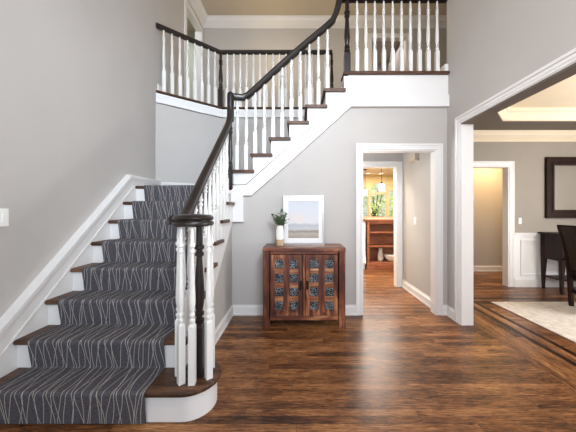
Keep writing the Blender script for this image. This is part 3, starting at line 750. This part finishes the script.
MB().box(1.70, 1.76, 3.87, 4.10, 2.03, 2.165).build('cover', M['beige'], t, bevel=.008)
MB().box(1.725, 1.76, 3.86, 4.11, 2.02, 2.175).build('back_plate', M['beige'], t, bevel=.004)

# ------------------------------------------------------------ dining room
MB().box(2.70, 5.6, .3, 3.725, .001, .012).build('area_rug', M['rug'], bevel=.004, label='cream woven area rug on the dining room floor', cat='rug')
mr = thing('wall_mirror', (4.9, YH, 1.18), 'wall mirror in a wide dark mahogany frame above the sideboard', 'mirror')
mx0, mx1, mz0, mz1 = 4.16, 5.7, 1.165, 2.185
f = MB()
for a, b_, t0, t1 in ((0, .065, .0, .05), (.065, .10, .0, .03), (.10, .135, .0, .038)):
    f.box(mx0+a, mx1-a, YH-t1, YH, mz0+a, mz0+b_).box(mx0+a, mx1-a, YH-t1, YH, mz1-b_, mz1-a).box(mx0+a, mx0+b_, YH-t1, YH, mz0+b_, mz1-b_).box(mx1-b_, mx1-a, YH-t1, YH, mz0+b_, mz1-b_)
f.build('frame', M['dark'], mr)
MB().box(mx0+.135, mx0+.150, YH-.026, YH, mz0+.135, mz1-.135).box(mx0+.135, mx1-.135, YH-.026, YH, mz1-.150, mz1-.135).build('silver_bead', M['chrome'], mr)
MB().box(mx0+.11, mx1-.11, YH-.016, YH-.008, mz0+.11, mz1-.11).build('glass', M['mirror'], mr)
sb = thing('sideboard', (4.8, 4.26, 0), 'dark brown sideboard with tapered legs below the wall mirror', 'sideboard')
sx0, sx1, sy0, sy1 = 4.04, 5.6, 4.07, 4.43
MB().box(sx0-.035, sx1+.035, sy0-.03, sy1+.015, .905, .932).build('top', M['dark'], sb, bevel=.006)
MB().box(sx0+.01, sx1-.01, sy0+.01, sy1-.005, .50, .905).build('case', M['dark'], sb, bevel=.003)
MB().box(sx0+.03, sx1-.03, sy0+.03, sy1-.03, .195, .22).build('lower_shelf', M['dark'], sb, bevel=.003)
for x in (sx0, sx1-.055):
    for y in (sy0, sy1-.055):
        sg = 1 if x == sx0 else -1; vs = []
        for z, o_, ww in ((0, .0, .036), (.04, .004, .034), (.25, .004, .046), (.48, -.006, .060), (.91, 0, .055)):
            cx = x+.0275-sg*o_; cy = y+.0275; vs += [(cx-ww/2, cy-ww/2, z), (cx+ww/2, cy-ww/2, z), (cx+ww/2, cy+ww/2, z), (cx-ww/2, cy+ww/2, z)]
        fs = [(3, 2, 1, 0), (16, 17, 18, 19)]+[(4*k+i, 4*k+(i+1) % 4, 4*k+4+(i+1) % 4, 4*k+4+i) for k in range(4) for i in range(4)]
        MB().add(vs, fs).build('leg', M['dark'], sb, bevel=.003)
for k in range(3):
    x0 = sx0+.07+k*.485
    dw = MB().box(x0, x0+.45, sy0-.006, sy0+.012, .70, .885).build('drawer', M['dark'], sb, bevel=.003)
    MB().lathe([(.006, .775), (.012, .78), (.014, .79), (.008, .80)], x0+.225, sy0-.016, 8).build('knob', M['black'], dw)

ch = thing('dining_chair', (3.85, 3.3, .012), 'black leather dining armchair with a dark wood frame on the cream rug', 'chair')
st_ = [(3.655, .012), (3.645, .25), (3.632, .48), (3.60, .72), (3.55, .92), (3.495, 1.088)]
def stile(y, yy):
    m = MB(); vs = []
    for i, (x, z) in enumerate(st_):
        a = .022 if i in (0, 5) else .028
        vs += [(x-a, yy[0], z), (x+a, yy[0], z), (x+a, yy[1], z), (x-a, yy[1], z)]
    n = len(st_); fs = [(3, 2, 1, 0), tuple(range(4*n-4, 4*n))]+[(4*k+i, 4*k+(i+1) % 4, 4*k+4+(i+1) % 4, 4*k+4+i) for k in range(n-1) for i in range(4)]
    return m.add(vs, fs)
for yy in ((3.015, 3.055), (3.535, 3.575)): stile(0, yy).build('rear_leg', M['dark'], ch, bevel=.006)
back = MB(); vs = []
for i, (x, z) in enumerate([(3.632, .50), (3.606, .70), (3.553, .91), (3.497, 1.075)]):
    for y in (3.058, 3.18, 3.42, 3.532):
        bul = .012 if y in (3.18, 3.42) else 0
        vs.append((x-.024-bul, y, z))
    for y in (3.532, 3.42, 3.18, 3.058):
        bul = .014 if y in (3.18, 3.42) else 0
        vs.append((x+.026+bul, y, z))
fs = [tuple(range(7, -1, -1)), tuple(range(24, 32))]+[(8*k+i, 8*k+(i+1) % 8, 8*k+8+(i+1) % 8, 8*k+8+i) for k in range(3) for i in range(8)]
back.add(vs, fs).build('backrest', M['leather'], ch, bevel=.008, smooth=True)
MB().box(3.472, 3.522, 3.02, 3.57, 1.072, 1.100).build('top_rail', M['dark'], ch, bevel=.008)
MB().box(3.64, 4.13, 3.04, 3.55, .43, .50).build('seat', M['leather'], ch, bevel=.025)
MB().box(3.65, 4.12, 3.035, 3.555, .37, .432).build('seat_frame', M['dark'], ch, bevel=.004)
for y in (3.015, 3.535):
    MB().sq(4.11, y+(.05 if y > 3.3 else -.01), .012, .655, .032, .044).build('front_leg', M['dark'], ch, bevel=.004)
    ya = y+.065 if y > 3.3 else y-.025
    MB().sweep([(3.56, ya, .628), (3.60, ya, .645), (3.75, ya, .662), (3.95, ya, .668), (4.12, ya, .664), (4.17, ya, .652)], [(-.024, -.014), (.024, -.014), (.026, .006), (.016, .016), (-.016, .016), (-.026, .006)], (0, -1, 0)).build('armrest', M['dark'], ch, smooth=True)
    MB().box(3.66, 4.10, y+.008, y+.032, .17, .20).build('stretcher', M['dark'], ch)
MB().box(3.645, 3.67, 3.055, 3.535, .20, .24).build('stretcher', M['dark'], ch)

# ------------------------------------------------------------ kitchen beyond the hall
KX0, KX1, KY1, KC = .2, 5.2, 9.1, 2.5
kw = MB().box(KX0-.1, KX0, YH+.115, KY1, 0, KC).box(KX1, KX1+.1, 5.67, KY1, 0, KC).box(KX0, .5, YH+.01, YH+.115, 0, KC)
A0, A1, AZ, AS = 2.48, 3.02, .96, 1.96        # arched window: left, right, sill, spring line
B0, B1, D0, D1, WT = 2.00, 2.42, 3.10, 3.56, 1.95
y0, y1 = KY1, KY1+.12
def wbox(a, b_, c_, d_): kw.box(a, b_, y0, y1, c_, d_)
wbox(KX0, B0, 0, KC); wbox(B1, A0, 0, KC); wbox(A1, D0, 0, KC); wbox(D1, KX1, 0, KC)
wbox(B0, B1, 0, AZ); wbox(A0, A1, 0, AZ); wbox(D0, D1, 0, AZ); wbox(B0, B1, WT, KC); wbox(D0, D1, WT, KC)
ac = (A0+A1)/2; ar = (A1-A0)/2
kw.prism([(A0, KC), (A0, AS)]+[(ac-ar*math.cos(PI*k/14), AS+ar*math.sin(PI*k/14)) for k in range(1, 14)]+[(A1, AS), (A1, KC)], 'y', y0, y1)
struct('wall_kitchen', kw, M['yellow'])
struct('ceiling_kitchen', MB().box(KX0-.1, KX1+.1, YH+.115, KY1+.12, KC, KC+.08), M['ceiling'])
def window(name, x0, x1, z0, z1, arch):
    f = MB(); t = .022
    f.box(x0-t, x0+.012, KY1-.02, KY1+.05, z0, z1).box(x1-.012, x1+t, KY1-.02, KY1+.05, z0, z1).box(x0-t, x1+t, KY1-.03, KY1+.05, z0-.04, z0+.012)
    if arch:
        r = (x1-x0)/2; c_ = (x0+x1)/2
        o_ = [(c_-(r+t)*math.cos(PI*k/16), z1+(r+t)*math.sin(PI*k/16)) for k in range(17)]; i_ = [(c_-(r-.012)*math.cos(PI*k/16), z1+(r-.012)*math.sin(PI*k/16)) for k in range(17)]
        for k in range(16): f.prism([o_[k], o_[k+1], i_[k+1], i_[k]], 'y', KY1-.02, KY1+.05)
        f.box(x0, x1, KY1, KY1+.04, z1-.13, z1-.05)
    else: f.box(x0-t, x1+t, KY1-.02, KY1+.05, z1-.012, z1+t)
    w_ = f.build(name, M['tan'], kind='structure')
    p = [(x0, z0), (x1, z0), (x1, z1)]
    if arch: p += [(c_+r*math.cos(PI*k/12), z1+r*math.sin(PI*k/12)) for k in range(1, 12)]
    p += [(x0, z1)]
    MB().prism(p, 'y', KY1+.03, KY1+.034).build('pane', M['glass'], w_)
window('window_1', B0, B1, AZ, WT, False); window('window_2', A0, A1, AZ, AS, True); window('window_3', D0, D1, AZ, WT, False)
# sink counter
kc = thing('kitchen_counter', (3.0, 8.8, 0), 'kitchen counter run below the far windows', 'counter')
MB().box(1.2, 5.0, 8.48, KY1-.005, .1, .90).build('base_cabinet', M['shelfwood'], kc)
MB().box(1.2, 5.0, 8.55, KY1-.005, 0, .1).build('toe_kick', M['dark'], kc)
MB().box(1.18, 5.02, 8.45, KY1-.002, .90, .94).build('worktop', M['granite'], kc, bevel=.006)
fc = thing('faucet', (2.70, 8.9, .94), 'arched steel faucet before the arched kitchen window', 'faucet')
MB().lathe([(.035, .94), (.03, .96), (.018, .98), (.016, 1.10)], 2.66, 8.9, 12).build('base', M['steel'], fc, smooth=True)
MB().tube([(2.66, 8.9, 1.08), (2.66, 8.9, 1.22)]+[(2.66+.075-.075*math.cos(a), 8.88-.02*k/8, 1.22+.075*math.sin(a)) for k, a in enumerate([PI*j/8 for j in range(1, 9)])]+[(2.81, 8.86, 1.16)], .012, 8).build('spout', M['steel'], fc, smooth=True)
# island with open shelves on its end
IX0, IX1, IY0 = 1.49, 2.40, 5.73
isl = thing('kitchen_island', (1.95, 7.0, 0), 'cherry wood kitchen island with open shelves on its near end', 'kitchen island')
MB().box(IX0-.02, IX1+.02, IY0-.03, 8.0, 1.065, 1.10).build('worktop', M['shelfwood'], isl, bevel=.006)
b = MB().box(IX0, IX0+.045, IY0, IY0+.36, 0, 1.065).box(IX1-.045, IX1, IY0, IY0+.36, 0, 1.065).box(IX0+.045, IX1-.045, IY0+.33, IY0+.36, 0, 1.065)
b.box(IX0, IX1, IY0+.36, 7.95, 0, 1.065).box(IX0+.045, IX1-.045, IY0+.005, IY0+.03, 1.0, 1.065)
b.build('carcass', M['shelfwood'], isl, bevel=.002)
for z in (.795, .49): MB().box(IX0+.045, IX1-.045, IY0+.008, IY0+.33, z, z+.03).build('shelf', M['shelfwood'], isl, bevel=.002)
MB().box(IX0+.045, IX1-.045, IY0+.008, IY0+.33, .13, .16).build('shelf', M['shelfwood'], isl, bevel=.002)
MB().box(IX0-.012, IX1+.012, IY0-.012, IY0+.02, 0, .13).build('plinth', M['shelfwood'], isl, bevel=.004)
# white scrolled cabinet beside the island
wc = thing('white_cabinet', (1.36, 5.9, 0), 'white cabinet with dark knobs left of the wooden island shelves', 'cabinet')
MB().box(1.20, 1.455, 5.78, 6.6, .1, 1.02).build('body', M['white'], wc, bevel=.003)
MB().box(1.18, 1.46, 5.75, 6.62, 1.02, 1.05).build('worktop', M['granite'], wc, bevel=.004)
MB().sweep([(1.42, 5.745, .34), (1.42, 5.735, .28), (1.42, 5.71, .21), (1.42, 5.70, .16), (1.42, 5.72, .13)], [(-.028, -.014), (.028, -.014), (.028, .014), (-.028, .014)], (1, 0, 0)).build('scroll_foot', M['white'], wc, smooth=True)
MB().box(1.39, 1.452, 5.742, 5.79, .30, 1.02).build('pilaster', M['white'], wc, bevel=.01)
MB().box(1.20, 1.455, 5.80, 6.6, 0, .1).build('toe_kick', M['white'], wc)
for z in (.82, .86): MB().lathe([(.010, z-.012), (.016, z-.006), (.016, z+.006), (.010, z+.012)], 1.375, 5.765, 8).build('knob', M['black'], wc)
# bowl and jug on the bottom shelf
bo = thing('mixing_bowl', (2.09, IY0+.17, .16), 'wide white mixing bowl on the bottom shelf of the island', 'bowl')
MB().lathe([(.07, .16), (.08, .163), (.14, .20), (.175, .27), (.182, .30), (.188, .302), (.186, .308), (.176, .306), (.168, .27), (.13, .205), (.05, .17)], 2.09, IY0+.17, 24).build('body', M['ceramic'], bo, smooth=True)
MB().lathe([(.183, .297), (.191, .300), (.191, .309), (.183, .312)], 2.09, IY0+.17, 24).build('rim', M['ceramic'], bo, smooth=True)
jg = thing('jug', (1.83, IY0+.2, .16), 'white ceramic jug left of the wide bowl on the island shelf', 'jug')
MB().lathe([(.045, .16), (.055, .17), (.066, .23), (.060, .30), (.042, .36), (.040, .41), (.048, .44), (.042, .44), (.034, .40)], 1.83, IY0+.2, 18).build('body', M['ceramic'], jg, smooth=True)
MB().tube([(1.83, IY0+.16, .41)]+[(1.83, IY0+.15-.055*math.sin(a), .33+.08*math.cos(a)) for a in [PI*k/8 for k in range(1, 8)]]+[(1.83, IY0+.145, .25)], .009, 6).build('handle', M['ceramic'], jg, smooth=True)
kt = thing('kettle', (2.62, 8.72, .94), 'dark kettle on the far counter left of the faucet', 'kettle')
MB().lathe([(.08, .94), (.095, .96), (.095, 1.03), (.07, 1.09), (.03, 1.115), (.012, 1.135), (.008, 1.14)], 2.47, 8.72, 16).build('body', M['black'], kt, smooth=True)
MB().tube([(2.40, 8.72, 1.08), (2.40, 8.72, 1.17), (2.47, 8.72, 1.21), (2.54, 8.72, 1.17), (2.54, 8.72, 1.08)], .008, 6).build('handle', M['black'], kt, smooth=True)
kb = MB().lathe([(.05, .94), (.06, .945), (.10, .99), (.12, 1.04), (.112, 1.04), (.09, .995), (.04, .955)], 3.14, 8.75, 18)
kb.build('bowl', M['tan'], smooth=True, label='honey-coloured wooden bowl on the far kitchen counter', cat='bowl')
def pendant(x, y, label, zb=1.74):
    t = thing('pendant_light', (x, y, zb), label, 'pendant light', 'pendants over the kitchen island')
    MB().lathe([(.066, zb), (.072, zb+.01), (.07, zb+.15), (.05, zb+.165), (.035, zb+.16)], x, y, 16).build('glass_shade', M['shade'], t, smooth=True)
    MB().lathe([(.012, zb+.155), (.03, zb+.16), (.024, zb+.20), (.008, zb+.22)], x, y, 12).build('socket', M['black'], t, smooth=True)
    MB().lathe([(.006, zb+.20), (.006, KC-.02)], x, y, 8).build('stem', M['black'], t)
    MB().lathe([(.02, KC-.03), (.06, KC-.015), (.062, KC)], x, y, 16).build('canopy', M['black'], t, smooth=True)
pendant(1.945, 6.2, 'white glass pendant lamp hanging before the arched kitchen window')
pendant(1.985, 7.9, 'white glass pendant lamp near the left edge of the hall doorway')
for x, y, lb_t in ((1.97, 7.45, 'round recessed ceiling light between the kitchen pendants, near one at left'), (2.33, 7.4, 'round recessed kitchen ceiling light above the near pendant'),
                   (2.28, 8.7, 'round recessed kitchen ceiling light at far left'), (2.72, 8.75, 'round recessed kitchen ceiling light over the arched window')):
    t = thing('recessed_light', (x, y, KC-.006), lb_t, 'ceiling light', 'kitchen recessed lights')
    MB().lathe([(.085, KC-.008), (.09, KC-.004), (.09, KC)], x, y, 20).build('trim_ring', M['ceramic'], t, smooth=True)
    MB().lathe([(.065, KC-.012), (.065, KC-.004)], x, y, 20).build('lens', M['lamp'], t)

# ------------------------------------------------------------ garden seen through the kitchen windows
struct('floor_garden', MB().box(-3, 9, 9.3, 16, -.1, -.02), M['grass'])
def shrub(x, y, h, r, n, label):
    t = thing('garden_shrub', (x, y, -.02), label, 'shrub', 'shrubs outside the kitchen')
    s1 = MB()
    for k in range(4):
        a = k*1.6; s1.tube([(x, y, -.02), (x+.1*math.cos(a), y+.1*math.sin(a), h*.4), (x+r*.5*math.cos(a), y+r*.5*math.sin(a), h*.8)], [.04, .03, .012], 6)
    s1.build('branches', M['dark'], t)
    l1 = MB()
    for k in range(n):
        a = random.random()*2*PI; cz = random.random(); rr_ = r*math.sqrt(random.random())*(1-.5*abs(cz-.5))
        p = (x+rr_*math.cos(a), y+rr_*math.sin(a), h*(.15+.85*cz)); d_ = Vector((random.uniform(-1, 1), random.uniform(-1, 1), random.uniform(-.4, .8)))
        l1.leaf(p, d_, (0, .3, 1), .14+.08*random.random(), .08)
    l1.build('foliage', M['bushleaf'], t)
shrub(3.35, 11.6, 3.1, .9, 800, 'leafy garden shrub outside the arched kitchen window')
shrub(4.7, 12.0, 1.9, .7, 360, 'leafy garden shrub outside the right kitchen window')
shrub(2.0, 12.4, 1.8, .7, 360, 'leafy garden shrub outside the left kitchen window')
